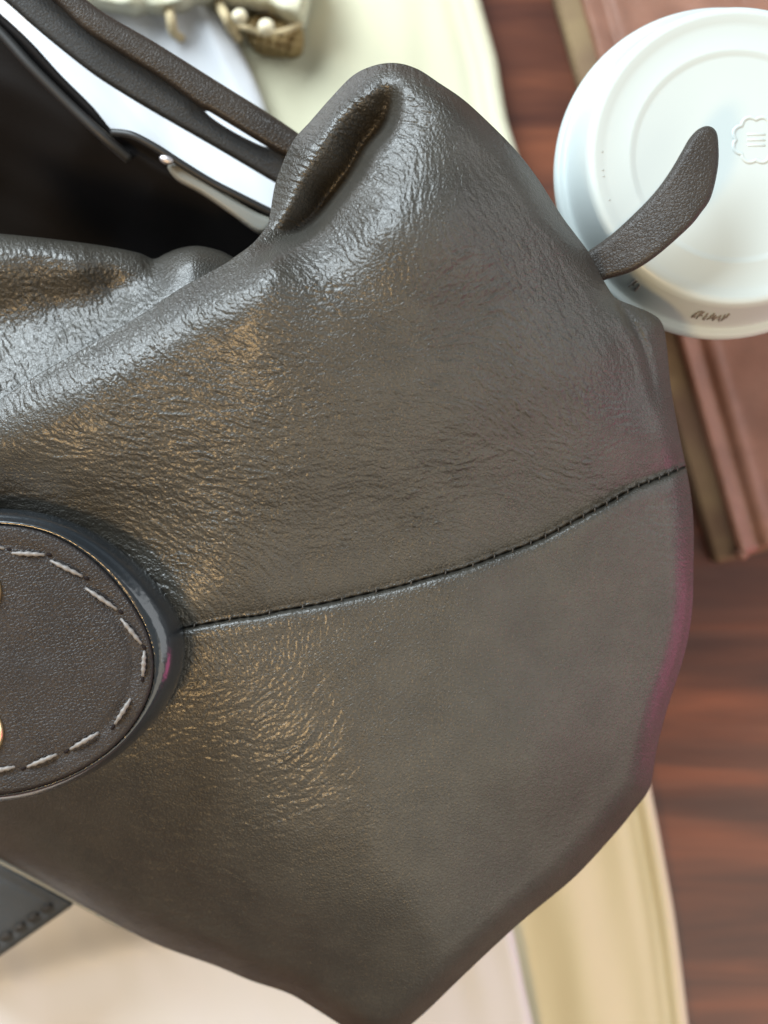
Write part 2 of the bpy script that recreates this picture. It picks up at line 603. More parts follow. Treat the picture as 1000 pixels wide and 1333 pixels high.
def angle_field(flow, U0, V0, W, Hh):
    gu, gv = np.meshgrid(np.arange(0, W + 8, 8) + U0, np.arange(0, Hh + 8, 8) + V0)
    c = s = w_ = 0
    for r_ in flow:
        w = 1 / ((gu - r_[0]) ** 2 + (gv - r_[1]) ** 2 + 600) ** 2
        a = 2 * math.radians(r_[2])
        c = c + w * math.cos(a)
        s = s + w * math.sin(a)
        w_ = w_ + w
    c = blur(np.kron(c / w_, np.ones((8, 8)))[:Hh, :W], 6)
    s = blur(np.kron(s / w_, np.ones((8, 8)))[:Hh, :W], 6)
    a = 0.5 * np.arctan2(s, c)
    return np.cos(a), np.sin(a)


CR = crease_map(FLOW, 36000, 3)
CR = 1.6 * np.tanh(CR / 1.6)
nz = rng.normal(size=CR.shape)
PEB = blur(nz, 1.5) - blur(nz, 3.2)
PEB /= PEB.std()
DENT = blur(rng.normal(size=CR.shape), 16)
DENT /= DENT.std()
fa = np.array(FLOW)


def flow_amp(U, V):
    d2w = 0
    s = 0
    for r_ in FLOW:
        w = 1 / ((U - r_[0]) ** 2 + (V - r_[1]) ** 2 + 600) ** 2
        s = s + w * r_[3]
        d2w = d2w + w
    return s / d2w


gu2, gv2 = np.meshgrid(np.arange(0, MW, 8) + MU0, np.arange(0, MH, 8) + MV0)
AMP8 = flow_amp(gu2, gv2)
AMP = np.kron(AMP8, np.ones((8, 8)))[:MH, :MW]
AMP = blur(AMP, 8)

# ------------------------------------------------------------------ the bag's body
RIDGE = cr([(-105, 580), (-50, 550), (0, 520), (52, 486), (112, 452), (180, 412), (234, 376), (288, 346), (306, 334), (330, 316), (348, 294)], 6)
LOBE = cr([(350, 288), (353, 270), (360, 234), (380, 186), (404, 158), (432, 126), (460, 98), (488, 85), (516, 82), (544, 90), (572, 108),
           (604, 130), (640, 163), (672, 196), (700, 232), (732, 282), (765, 326), (776, 347), (790, 372), (802, 388), (825, 398), (848, 408), (862, 421),
           (868, 450), (873, 500), (881, 548), (893, 607)], 6)
SEAM = cr([(893, 607), (860, 622), (825, 636), (790, 656), (747, 679), (700, 704), (650, 723), (604, 740), (560, 752), (522, 763), (470, 775), (416, 787), (368, 795),
           (336, 802), (304, 806), (250, 816), (180, 830), (100, 846), (0, 862), (-105, 876)], 6)
LOWER = cr([(893, 607), (899, 640), (903, 680), (903, 740), (902, 785), (897, 826), (889, 860), (878, 894), (866, 932), (855, 976), (846, 1025), (826, 1054), (800, 1086), (750, 1140),
            (700, 1182), (665, 1212), (600, 1273), (560, 1312), (530, 1338), (508, 1352), (480, 1353), (450, 1338), (410, 1313), (375, 1293), (325, 1276), (280, 1257),
            (210, 1232), (165, 1210), (95, 1172), (45, 1142), (0, 1117), (-50, 1092), (-105, 1066)], 6)
UPPER_OUT = np.vstack([RIDGE, LOBE, SEAM[1:]])
LOWER_OUT = np.vstack([SEAM[::-1], LOWER[1:]])
HULL = np.vstack([RIDGE, LOBE, LOWER[1:]])       # silhouette of both panels

BASE = rbf([
    (-100, 600, 170), (0, 540, 174), (112, 470, 178), (234, 400, 180), (288, 365, 181), (350, 345, 182), (-100, 760, 138), (0, 680, 154), (-100, 680, 155), (100, 630, 167), (100, 720, 155), (0, 760, 147), (180, 720, 158),
    (200, 520, 176.5), (290, 470, 179), (200, 650, 166), (290, 580, 174), (290, 700, 165), (240, 800, 159), (400, 400, 183), (400, 500, 179), (400, 620, 171), (400, 730, 162),
    (500, 300, 186), (500, 420, 182), (500, 600, 171), (500, 720, 161), (600, 250, 182), (600, 400, 179), (600, 550, 172), (600, 700, 160), (690, 300, 172), (700, 420, 171),
    (700, 560, 165), (700, 670, 157), (790, 450, 161), (800, 550, 157), (850, 480, 150), (870, 570, 148), (860, 620, 148), (815, 420, 155), (750, 350, 163),
    (540, 130, 176), (500, 100, 172), (450, 130, 168), (400, 190, 166), (375, 260, 165), (365, 300, 168), (580, 150, 178), (640, 210, 174),
    (-100, 880, 142), (100, 860, 152), (300, 830, 159), (450, 800, 160), (600, 770, 159), (750, 710, 154), (860, 650, 148),
    (-100, 1020, 134), (0, 1000, 140), (0, 1090, 118), (120, 1000, 142), (120, 1130, 118), (250, 900, 155), (250, 1000, 147), (250, 1120, 132), (250, 1220, 114), (400, 900, 157), (400, 1050, 150), (400, 1180, 138), (400, 1280, 118),
    (550, 900, 156), (550, 1050, 151), (550, 1200, 140), (520, 1310, 124), (700, 850, 152), (700, 1000, 148), (680, 1140, 136), (820, 800, 146), (820, 950, 140), (870, 800, 143), (780, 1060, 134),
], 0.004)

SLIT = cr([(509, 108), (510, 130), (504, 154), (492, 172), (476, 192), (460, 222), (432, 258), (412, 286), (390, 304), (362, 318), (330, 338)], 6)
UU, VV = np.meshgrid(np.arange(0, MW, 2) + MU0, np.arange(0, MH, 2) + MV0)
UU = UU.astype(float)
VV = VV.astype(float)
Zr = BASE(UU, VV)
hd, hi, _, _ = seg_dist(UU, VV, HULL, closed=True)
ins = inside(UU, VV, HULL)
hd = np.where(ins, hd, 0)
nR, nL = len(RIDGE), len(LOBE)
# radius and depth of the rounding along the silhouette
ks = [0, nR * .8, nR, nR + nL * .25, nR + nL * .36, nR + nL * .5, nR + nL * .65, nR + nL * .8, nR + nL, nR + nL + 30, nR + nL + 70, nR + nL + 110, nR + nL + 150, len(HULL)]
rad = [80, 70, 26, 32, 36, 40, 36, 28, 30, 34, 38, 38, 44, 60]
dep = [8, 8, 5, 6, 6, 6, 5, 3.5, 4, 5.5, 6, 6, 7, 9]
pw = [2, 2, 2, 2, 2.2, 2.4, 2.4, 2.4, 2.4, 2.4, 2.4, 2.4, 2.6, 3]
Zr = Zr - soft_off(hd, np.interp(hi, ks, rad), np.interp(hi, ks, dep), np.interp(hi, ks, pw))
# the hollow inside the rolled corner: a steep wall on the right, a slower one on the left
sd, si, su, sv = seg_dist(UU, VV, SLIT)
k = np.clip(si.astype(int), 0, len(SLIT) - 2)
tx, ty = (SLIT[k + 1] - SLIT[k])[..., 0], (SLIT[k + 1] - SLIT[k])[..., 1]
side = np.sign(tx * (VV - sv) - ty * (UU - su))      # -1: right hand wall
f = si / (len(SLIT) - 1)
D = np.interp(f, [0, .12, .3, .6, .8, 1], [1, 8, 16, 18, 12, 2])
w_right = np.interp(f, [0, .2, .5, 1], [9, 11, 11, 8])
w_left = np.interp(f, [0, .2, .5, .8, 1], [20, 46, 50, 34, 10])
ww_ = np.where(side < 0, w_right, w_left)
t = np.clip((np.sqrt(sd ** 2 + 25) - 5) / ww_, 0, 1)
prof = np.where(side < 0, (1 - t) ** 2.0, (1 - t) ** 1.5)
Zr = Zr - D * prof
Zb = blur(Zr, 3.2)
near = np.exp(-(sd / 16.0) ** 2)
Zr = Zr * (1 - near) + Zb * near
# fold at the right shoulder
fl = cr([(808, 399), (822, 420), (836, 448), (848, 490), (856, 530)], 5)
fd, fi, fu, fv = seg_dist(UU, VV, fl)
Zr = Zr - 2.4 * np.exp(-(fd / 5.0) ** 2) * np.interp(fi, [0, 4, 20], [0.4, 1, 0.1])
Zr = Zr + 1.2 * np.exp(-((fd - 10) / 9.0) ** 2) * (UU < fu) * np.interp(fi, [0, 4, 20], [0.4, 1, 0.1])
# seam: both panels dip towards it, the lower one with a turned lip
qd, qi, qu, qv = seg_dist(UU, VV, SEAM)
up = VV < qv
Zr = Zr - np.where(up, 3.0 * np.exp(-qd / 26.0), 0.5 * np.exp(-qd / 5.0))
Zr = Zr + np.where(up, 0, 0.45 * np.exp(-((qd - 14) / 14.0) ** 2))
Zr = blur(Zr, 1.3)
Z1 = np.empty((Zr.shape[0] * 2, Zr.shape[1] * 2))
xs = np.arange(MW // 2 * 2) / 2.0
tmp = np.apply_along_axis(lambda c: np.interp(np.arange(Zr.shape[1] * 2) / 2.0, np.arange(Zr.shape[1]), c), 1, Zr)
Z1 = np.apply_along_axis(lambda c: np.interp(np.arange(Zr.shape[0] * 2) / 2.0, np.arange(Zr.shape[0]), c), 0, tmp)
Z1 = blur(Z1, 1.6)
CELL = cells(MU0, MV0, MW, MH, 6.0, 21, angle_field(FLOW, MU0, MV0, MW, MH))
PATCHY = blur(rng.normal(size=CR.shape), 22)
PATCHY = np.clip(1 + 0.5 * PATCHY / PATCHY.std(), 0.15, 2.0)
# fewer, longer creases on the lower panel; the grain calms down to the right
UF, VF = np.meshgrid(np.arange(MW) + MU0, np.arange(MH) + MV0)
lowp = sm((VF - 840 + (UF - 300) * 0.2) / 60.0) * sm((VF - 790) / 60.0)
CALM = np.interp(UF, [450, 820], [1.0, 0.95]) * (1 - 0.55 * lowp)
LONG = crease_map([(r_[0], r_[1], r_[2], r_[3], r_[4] * 1.9, r_[5] * 0.9) for r_ in FLOW if r_[1] > 840], 5200, 77) * lowp
CALM = CALM * (1 - np.kron(np.exp(-(sd / 9.0) ** 2), np.ones((2, 2))))
CR = CR * CALM + 1.1 * np.tanh(LONG)
CELL = CELL * CALM
ZMAIN = Z1 + (0.165 * CR + 0.155 * np.clip(AMP, 0.05, 1.2) ** 1.25 * PATCHY * CELL + (0.006 + 0.012 * np.clip(AMP, 0, 1)) * PEB + 0.045 * DENT)[:Z1.shape[0], :Z1.shape[1]]

# hair-fine scratches on the lower panel
for line in ([(575, 868), (520, 905), (470, 935), (432, 978)], [(541, 880), (535, 895)], [(340, 1078), (382, 1064), (424, 1048)], [(342, 1068), (342, 1086), (318, 1100)], [(500, 815), (492, 832), (482, 846)],
             [(700, 735), (694, 752)], [(612, 150), (622, 166)], [(410, 950), (380, 985), (330, 1010)]):
    pl = cr(line, 4)
    a0, a1 = int(pl[:, 0].min()) - 8 - MU0, int(pl[:, 0].max()) + 8 - MU0
    b0, b1 = int(pl[:, 1].min()) - 8 - MV0, int(pl[:, 1].max()) + 8 - MV0
    gx, gy = np.meshgrid(np.arange(a0, a1) + float(MU0), np.arange(b0, b1) + float(MV0))
    sd_, si_, _, _ = seg_dist(gx, gy, pl)
    ZMAIN[b0:b1, a0:a1] += 0.20 * np.exp(-(sd_ / 1.3) ** 2) * (0.55 + 0.45 * np.sin(si_ * 2.7 + gx * 0.31))

bag = thing('handbag', 'taupe grainy leather handbag with rolled corner, lying on a cream cloth bag', 'handbag', (0, 0, 0.012))


def zmain(U, V):
    d, i_, _, _ = seg_dist(U, V, SEAM)
    return bilin(ZMAIN, U, V) - (1.5 + 0.35 * np.sin(i_ * 3.1)) * np.exp(-(d / 1.7) ** 2)


STEP = 1.25
relief('upper_panel', UPPER_OUT, zmain, M['leather'], bag, STEP, bottom=14)
relief('base_panel', LOWER_OUT, zmain, M['leather'], bag, STEP, bottom=14)

# seam thread bridging the groove
Ls = SEAM[np.concatenate([[0], np.cumsum(np.hypot(*np.diff(SEAM, axis=0).T))]).searchsorted(0):]
cum = np.concatenate([[0], np.cumsum(np.hypot(*np.diff(SEAM, axis=0).T))])


def seam_at(s):
    return np.interp(s, cum, SEAM[:, 0]), np.interp(s, cum, SEAM[:, 1])


s = 12.0
while s < cum[-1] - 130:
    u, v = seam_at(s)
    u2, v2 = seam_at(s + 2)
    du, dv = (u2 - u) / 2, (v2 - v) / 2
    n = np.array([-dv, du])
    if n[1] < 0:
        n = -n
    pts = []
    for q in (-4, -2, 0, 2, 4):
        a, b = u + n[0] * q + du * q * 0.5, v + n[1] * q + dv * q * 0.5
        zz = float(zmain(np.array([u]), np.array([v]))[0]) + 1.9 - 0.035 * q * q
        pts.append(P(a, b, zz))
    me = tube_mesh('seam_stitch', pts, 0.00017, 6)
    link('seam_stitch', me, M['thread_dark'], bag)
    s += float(np.interp(u, [250, 560, 700, 890], [50, 46, 22, 13])) * random.uniform(0.9, 1.1)

# ------------------------------------------------------------------ front rim folding down behind the ridge
FOLD_FLOW = [(0, 320, 85, 1.0, 9, 1.7), (100, 330, 80, 1.0, 9, 1.7), (0, 400, 60, .9, 8, 1.8), (100, 380, 60, .9, 8, 1.8), (0, 480, 70, 1.1, 9, 1.9),
             (120, 430, 60, 1.0, 9, 1.8), (200, 370, 50, .5, 9, 1.5), (250, 345, 40, .05, 8, 1.5), (180, 345, 70, .7, 9, 1.6)]


CRF = crease_map(FOLD_FLOW, 5200, 11, -110, 250, 520, 420)
CRF = 1.6 * np.tanh(CRF / 1.6) + 1.2 * cells(-110, 250, 520, 420, 7.0, 31, angle_field(FOLD_FLOW, -110, 250, 520, 420)) * np.clip((250 - np.arange(520)[None] + 110) / 60.0, 0.05, 1)
FOLD_OUT = np.vstack([cr([(-105, 296), (-50, 299), (0, 304), (68, 311), (135, 320), (180, 329), (200, 337), (216, 330), (234, 323), (256, 320), (279, 324), (297, 331), (318, 345)], 6),
                      np.array([(330, 380), (250, 440), (112, 520), (0, 590), (-105, 640)])])
FB = rbf([(-100, 300, 150), (0, 310, 151), (100, 322, 151), (180, 336, 147), (-100, 345, 153), (0, 345, 154), (100, 352, 153), (160, 358, 148), (-100, 420, 146), (0, 412, 146), (80, 395, 146), (150, 375, 145),
          (205, 350, 144), (-100, 500, 154), (0, 480, 152), (90, 440, 152), (170, 400, 151), (220, 365, 150), (250, 340, 150), (290, 345, 146), (-100, 600, 160), (0, 560, 158), (150, 470, 157), (280, 390, 153), (330, 360, 148)], 0.01)
fold_top = FOLD_OUT[:73]


def zfold(U, V):
    d, _, _, _ = seg_dist(U, V, fold_top)
    z = FB(U, V) - round_off(d, 26, 9)
    x = np.clip(U + 110, 0, 518.9)
    y = np.clip(V - 250, 0, 418.9)
    c = CRF[y.astype(int), x.astype(int)]
    j, i = x.astype(int), y.astype(int)
    fx, fy = x - j, y - i
    c = CRF[i, j] * (1 - fx) * (1 - fy) + CRF[i, j + 1] * fx * (1 - fy) + CRF[i + 1, j] * (1 - fx) * fy + CRF[i + 1, j + 1] * fx * fy
    pb = PEB[np.clip(V.astype(int) - MV0, 0, MH - 1), np.clip(U.astype(int) - MU0, 0, MW - 1)]
    a = np.clip((230 - U) / 60, 0.05, 1)
    return z + 0.17 * c + 0.05 * a * pb


relief('rim_fold', FOLD_OUT, zfold, M['leather'], bag, 1.6, thick=3)

# ------------------------------------------------------------------ back wall, black lining and its rim
LIN_TOP = cr([(-105, -70), (-50, -25), (0, 17), (40, 54), (80, 98), (120, 138), (146, 169), (160, 170), (180, 176), (203, 189), (231, 207), (273, 233), (308, 252), (350, 274), (420, 306)], 5)
LIN_OUT = np.vstack([LIN_TOP, np.array([(440, 420), (300, 470), (60, 470), (-105, 470)])])
LB = rbf([(-100, -60, 128), (0, 30, 128), (100, 128, 127), (200, 192, 125), (300, 255, 122), (400, 310, 120), (-100, 60, 116), (0, 120, 116), (100, 200, 113), (200, 250, 110), (300, 300, 104),
          (-100, 200, 84), (0, 250, 76), (150, 300, 74), (250, 330, 80), (0, 420, 60), (250, 430, 60), (400, 400, 80)], 0.01)


def zlin(U, V):
    d, _, _, _ = seg_dist(U, V, LIN_TOP)
    w = np.sin((U * 0.62 - V) * 0.045) * 1.2 + np.sin((U * 0.5 - V) * 0.11 + 1) * 0.4
    return LB(U, V) - round_off(d, 10, 4) - 2.2 * np.exp(-((d - 16) / 6.0) ** 2) + w * np.clip(d / 40, 0, 1)


relief('lining', LIN_OUT, zlin, M['lining'], bag, 2.5, bottom=14)


def tube_px(name, pts, rad_px, mat, parent, n=8, seg=10, flat=1.0):
    """tube through (u, v, z mm) control points; radius in photo pixels at that depth"""
    c = cr(pts, n)
    x, y, z = P(c[:, 0], c[:, 1], c[:, 2])
    r = rad_px * S(z)
    return link(name, tube_mesh(name, np.stack([x, y, z], 1), r, seg, flat), mat, parent)


tube_px('lining_rim', [(-60, -14, 129), (0, 42, 129), (40, 86, 129), (90, 136, 128), (135, 178, 127), (168, 207, 123)], 7, M['rim'], bag)
tube_px('lining_rim', [(146, 172, 128), (172, 176, 130), (203, 192, 130), (231, 210, 129), (273, 236, 127), (308, 254, 126), (360, 280, 124)], 5, M['rim'], bag)
strip = cr([(218, 216), (236, 214), (262, 230), (300, 256), (334, 276), (356, 286), (352, 298), (336, 303), (300, 278), (262, 252), (230, 234)], 5, True)


def zstrip(U, V):
    d, _, _, _ = seg_dist(U, V, strip, closed=True)
    return 128 - 0.02 * (U - 220) - round_off(d, 7, 1.6)


relief('rim_highlight', strip, zstrip, M['pale_edge'], bag, 2.0, thick=2)  # highlight on the leather rim, painted as a paler strip


def ellipsoid(name, u, v, z, ru, rv, rz_mm, rot, mat, parent, nu=20, nv=12):
    s = float(S(z * 0.001))
    co = []
    for i in range(nv + 1):
        ph = math.pi * i / nv
        for k in range(nu):
            th = 2 * math.pi * k / nu
            a, b = ru * math.sin(ph) * math.cos(th), rv * math.sin(ph) * math.sin(th)
            c_, s_ = math.cos(rot), math.sin(rot)
            x, y, _ = P(u + a * c_ - b * s_, v + a * s_ + b * c_, z)
            co.append((float(x), float(y), z * 0.001 + rz_mm * 0.001 * math.cos(ph)))
    q = [[i * nu + k, (i + 1) * nu + k, (i + 1) * nu + (k + 1) % nu, i * nu + (k + 1) % nu] for i in range(nv) for k in range(nu)]
    return link(name, new_mesh(name, co, q), mat, parent)


ellipsoid('snap', 217, 208, 130, 10, 6, 1.0, 0.35, M['steel'], bag)

# ------------------------------------------------------------------ the two handles
UP_TOP = [(60, -60), (90, -20), (113, 0), (144, 22), (200, 54), (280, 104), (360, 154), (420, 196)]
MID = [(0, -50), (40, -18), (74, 6), (110, 40), (160, 72), (208, 102), (262, 139)]
LO_BOT = [(-45, -40), (6, 0), (40, 30), (80, 63), (120, 94), (160, 120), (200, 144), (280, 190), (358, 236), (420, 272)]
H1 = np.vstack([cr(UP_TOP, 6), cr([(425, 236), (390, 211), (353, 192), (300, 160), (272, 143), (262, 139), (208, 100), (160, 70), (110, 38), (74, 4), (40, -20), (0, -52)], 6)])
H2 = np.vstack([cr([(0, -70), (44, -28), (80, -4), (116, 28), (166, 62), (214, 92), (262, 126), (268, 146), (300, 169), (342, 190), (352, 188), (356, 170), (400, 196), (430, 230)], 6), cr(LO_BOT[::-1], 6)])


def zh(out, z0, z1, hump=0.0):
    def f(U, V):
        d, _, _, _ = seg_dist(U, V, out, closed=True)
        return z0 + (z1 - z0) * (U / 400.0) - round_off(d, 9, 1.6) + hump * np.exp(-((d - 26) / 14) ** 2)
    return f


relief('handle', H1, zh(H1, 138, 128, 0.6), M['leather_strap'], bag, 3, thick=2.2)
relief('handle', H2, zh(H2, 131, 121, 0.9), M['leather_grey'], bag, 3, thick=2.2)

# ------------------------------------------------------------------ stitched rounded tab on the left
FACE = np.vstack([cr([(-105, 690), (-50, 683), (0, 681), (48, 687), (77, 698), (120, 724), (150, 755), (182, 795), (200, 837), (205, 872), (196, 910), (175, 949), (140, 986), (87, 1015), (35, 1031), (0, 1035), (-50, 1038), (-105, 1036)], 8)])
EDGE = np.vstack([cr([(-105, 668), (-50, 661), (0, 660), (52, 664), (105, 680), (157, 714), (196, 753), (224, 788), (239, 823), (241, 858), (232, 893), (210, 930), (177, 968), (141, 998), (86, 1026), (35, 1041), (0, 1045), (-50, 1048), (-105, 1046)], 8)])


def smooth_line(L, it):
    L = L.copy()
    for _ in range(it):
        L[1:-1] = 0.25 * L[:-2] + 0.5 * L[1:-1] + 0.25 * L[2:]
    return L


FACE, EDGE = smooth_line(FACE, 90), smooth_line(EDGE, 90)
TAB_Z = 172.5


def zface(U, V):
    d, _, _, _ = seg_dist(U, V, FACE[:, :2])
    g = np.clip(d / 5.0, 0, 1)
    ds = np.abs(d - 26.0)
    pb = PEB[np.clip(V.astype(int) - MV0, 0, MH - 1), np.clip(U.astype(int) - MU0, 0, MW - 1)]
    dn = DENT[np.clip(V.astype(int) - MV0, 0, MH - 1), np.clip(U.astype(int) - MU0, 0, MW - 1)]
    tilt = (U - 60) * 0.002
    return TAB_Z - tilt - 0.9 * (1 - np.sqrt(1 - (1 - g) ** 2)) - 0.35 * np.exp(-(ds / 7.0) ** 2) + 0.016 * pb + 0.10 * dn


def zedge(U, V):
    di, _, _, _ = seg_dist(U, V, FACE)
    do, _, _, _ = seg_dist(U, V, EDGE)
    i_ = inside(U, V, FACE)
    tt = di / (di + do + 1e-6)
    z = TAB_Z - 1.2 - 7.5 * tt ** 2.4 + np.interp(V, [720, 810], [1, 0.12]) * (0.75 * np.exp(-((tt - 0.20) / 0.16) ** 2) + 0.8 * np.exp(-((tt - 0.68) / 0.15) ** 2))
    n_ = PEB[np.clip(V.astype(int) - MV0, 0, MH - 1), np.clip(U.astype(int) - MU0, 0, MW - 1)]
    z = z + 0.012 * n_
    return np.where(i_, TAB_Z - 3.0, z)


tab = relief('tab_edge', EDGE, zedge, M['edge_paint'], bag, 1.6, bottom=130)
face = relief('tab_face', FACE, zface, M['leather_badge'], bag, 2.0, thick=2.5)


def stitch(p0, p1, parent, mat=None, z=TAB_Z, name='stitch', rpx=3.5):
    n = 17
    pts, rs = [], []
    for i in range(n):
        t = i / (n - 1)
        u = p0[0] + (p1[0] - p0[0]) * t
        v = p0[1] + (p1[1] - p0[1]) * t
        zz = z - 0.15 + 0.62 * math.sin(math.pi * t) ** 0.5 if 0 < t < 1 else z - 0.6
        pts.append([float(q) for q in P(u, v, zz)])
        rs.append(rpx * 0.00018 * (0.86 + 0.2 * math.cos(t * 2 * math.pi * 4)) * (0.6 + 0.4 * math.sin(math.pi * t)))
    return link(name, tube_mesh(name, pts, np.array(rs), 8), mat or M['thread_grey'], parent)


STS = [((-82, 708), (-48, 705)), ((-38, 705), (6, 714)), ((15, 720), (58, 722)), ((66, 730), (107, 750)), ((112, 766), (152, 793)), ((158, 806), (184, 838)), ((188, 848), (186, 880)),
       ((170, 910), (150, 942)), ((128, 954), (92, 975)), ((74, 982), (36, 998)), ((20, 998), (-18, 1006)), ((-30, 1007), (-70, 1010))]
for a, b in STS:
    stitch(a, b, bag)
    e = (b[0] + (b[0] - a[0]) * 0.14, b[1] + (b[1] - a[1]) * 0.14)
    ellipsoid('needle_hole', e[0], e[1], TAB_Z - 0.25, 4.0, 2.4, 0.4, math.atan2(b[1] - a[1], b[0] - a[0]), M['hole'], bag, 10, 6)
ellipsoid('rivet', -34, 770, TAB_Z, 37, 37, 3.0, 0, M['gold'], bag, 40, 16)
ellipsoid('rivet', -36, 954, TAB_Z, 42, 42, 3.0, 0, M['gold'], bag, 40, 16)

# ------------------------------------------------------------------ leather tongue standing out over the cup
TONGUE = cr([(742, 352), (764, 329), (786, 313), (808, 295), (840, 264), (860, 241), (876, 218), (890, 194), (900, 177), (911, 167), (922, 164), (931, 169), (935, 182), (935, 216), (926, 256), (912, 278), (896, 297), (856, 332), (824, 352), (792, 362), (760, 372)], 6, True)


def ztongue(U, V):
    d, _, _, _ = seg_dist(U, V, TONGUE, closed=True)
    pb = PEB[np.clip(V.astype(int) - MV0, 0, MH - 1), np.clip(U.astype(int) - MU0, 0, MW - 1)]
    return 149.5 + 11 * sm((U - 760) / 180.0) + 2.0 * np.sin((U - 740) / 200 * math.pi) - round_off(d, 9, 1.4) + 0.012 * pb


relief('pull_tab', TONGUE, ztongue, M['leather_strap'], bag, 2.0, thick=2.0)

# ------------------------------------------------------------------ stitched strap end at the lower left
SE = np.array([(-105, 1075), (-30, 1108), (0, 1122), (97, 1175), (92, 1181), (50, 1210), (0, 1245), (-60, 1290), (-105, 1320)], float)


def zse(U, V):
    d, _, _, _ = seg_dist(U, V, SE, closed=True)
    return 62 - round_off(d, 6, 1.2) - 0.4 * np.exp(-((d - 16) / 4) ** 2)


relief('strap_end', SE, zse, M['leather_grey'], bag, 3, bottom=20)
tube_px('base_edge_tube', [(-105, 1068, 88), (-40, 1101, 88), (0, 1121, 86), (50, 1147, 86), (98, 1173, 84), (140, 1196, 84), (180, 1214, 84)], 3.4, M['pale_edge'], bag)  # thin pale tube along the bag's lower left edge
for i in range(9):
    a = (66 - i * 17.5, 1178 + i * 12.2)
    stitch(a, (a[0] - 11, a[1] + 7.6), bag, M['leather_strap'], z=62.6, rpx=4.4)

# ------------------------------------------------------------------ cream dust bag under everything
DUST_R = cr([(600, -160), (614, -60), (626, 0), (640, 50), (648, 80), (653, 112), (660, 152), (668, 180), (676, 206), (700, 300), (740, 470), (790, 720), (830, 930), (848, 1030), (857, 1075), (867, 1130), (877, 1185), (886, 1250), (896, 1333), (910, 1440), (915, 1500)], 5)
DUST = np.vstack([DUST_R, np.array([(-200, 1500), (-200, -160)])])
lown = {}


def fbm(U, V, seed, scale, ax=0.0, stretch=1.0):
    """smooth random undulation"""
    r = np.random.default_rng(seed)
    z = np.zeros_like(U)
    c, s = math.cos(ax), math.sin(ax)
    X, Y = (U * c + V * s) / stretch, -U * s + V * c
    for o in range(10):
        th = r.uniform(0, 2 * math.pi)
        f = 2 * math.pi / scale * r.uniform(0.5, 1.9)
        z = z + np.sin(X * f * math.cos(th) + Y * f * math.sin(th) + r.uniform(0, 6.3)) / (0.6 + f * scale / 8)
    return z / 3


def zdust(U, V):
    d, _, _, _ = seg_dist(U, V, DUST_R)
    z = 8 + 1.8 * fbm(U, V, 5, 260, 1.3, 3) + 0.5 * fbm(U, V, 6, 70, 1.35, 4)
    z = z - 0.9 * np.exp(-((d - 22) / 4.0) ** 2) + 0.7 * np.exp(-((d - 12) / 7.0) ** 2) - 1.1 * np.exp(-((d - 38) / 11) ** 2)
    # slack folds in the loose bottom part
    z = z + 4.0 * np.exp(-((U - 745 - (V - 1200) * 0.18) / 34) ** 2) * sm((V - 1000) / 150)
    return z - round_off(d, 7, 3.5)


dust = relief('dust_bag', DUST, zdust, M['cream'], None, 4, bottom=0.6)
dust['label'] = 'cream cotton dust bag with hemmed edge spread flat under the handbag'
dust['category'] = 'cloth bag'

# white satin lining cloth lying on the dust bag
WH_R = cr([(262, -2), (276, 12), (300, 40), (318, 75), (334, 110), (346, 142), (360, 190), (420, 420), (520, 760), (610, 1020), (662, 1190), (672, 1230), (682, 1280), (694, 1333), (715, 1440), (720, 1490)], 5)
WHITE = np.vstack([WH_R, np.array([(-190, 1490), (-190, -120), (-60, -120), (60, -60), (150, -30), (215, -12)])])


def zwhite(U, V):
    d, _, _, _ = seg_dist(U, V, WH_R)
    z = 15.5 + 2.2 * fbm(U, V, 15, 240, 0.9, 2.5) + 0.5 * fbm(U, V, 16, 60, 1.2, 5)
    z = z + 5.0 * np.exp(-((V - 1260 + (U - 100) * 0.30) / 42) ** 2) * sm((520 - U) / 300)
    z = z + 3.0 * np.exp(-((U - 300 - (V - 100) * 0.42) / 16) ** 2) * sm((360 - V) / 200)
    z = z + 1.6 * np.exp(-((U - 130 - (V - 90) * 0.9) / 20) ** 2) * sm((400 - V) / 200)
    return z - round_off(d, 14, 3.5)


wh = relief('white_cloth', WHITE, zwhite, M['white'], None, 4, thick=2.2)
wh['label'] = 'smooth white satin cloth lying between the handbag and the cream bag'
wh['category'] = 'cloth'

# ------------------------------------------------------------------ gathered drawstring, top of the picture
dr = thing('drawstring', 'tan gathered drawstring with two cream knots beside the white cloth', 'drawstring', (-0.045, 0.17, 0.012))
for i in range(7):
    r = random.Random(i)
    pts = [(214 + i * 24 + r.uniform(-4, 4), 2 + r.uniform(-4, 6), 19), (222 + i * 24, 18 + r.uniform(0, 10), 22 + r.uniform(0, 3)), (226 + i * 25 + r.uniform(-4, 4), 38 + r.uniform(0, 8) + (12 if i > 3 else 0), 20), (236 + i * 25, 50 + (16 if i > 3 else 0), 15)]
    if i not in (0, 3):
        continue
    tube_px('gather', pts, 6.5, M['cord'], dr, 6, 8)
tube_px('cord', [(300, 34, 17), (318, 36, 20), (345, 44, 22), (372, 40, 21), (392, 30, 19)], 4, M['cord'], dr)
TS = cr([(318, 30), (336, 18), (362, 22), (392, 34), (394, 58), (384, 70), (350, 68), (326, 58)], 5, True)


def zts(U, V):
    d, _, _, _ = seg_dist(U, V, TS, closed=True)
    return 18 + 0.8 * np.sin(U * 0.5 + V * 0.2) + 0.6 * np.sin(V * 0.6 - U * 0.17) - round_off(d, 14, 5)


relief('tassel', TS, zts, M['tassel'], dr, 2.5, bottom=8)
ellipsoid('knot', 312, 21, 27, 10, 9, 2.6, 0, M['knot'], dr)
ellipsoid('knot', 347, 35, 27, 11, 10, 2.8, 0.3, M['knot'], dr)
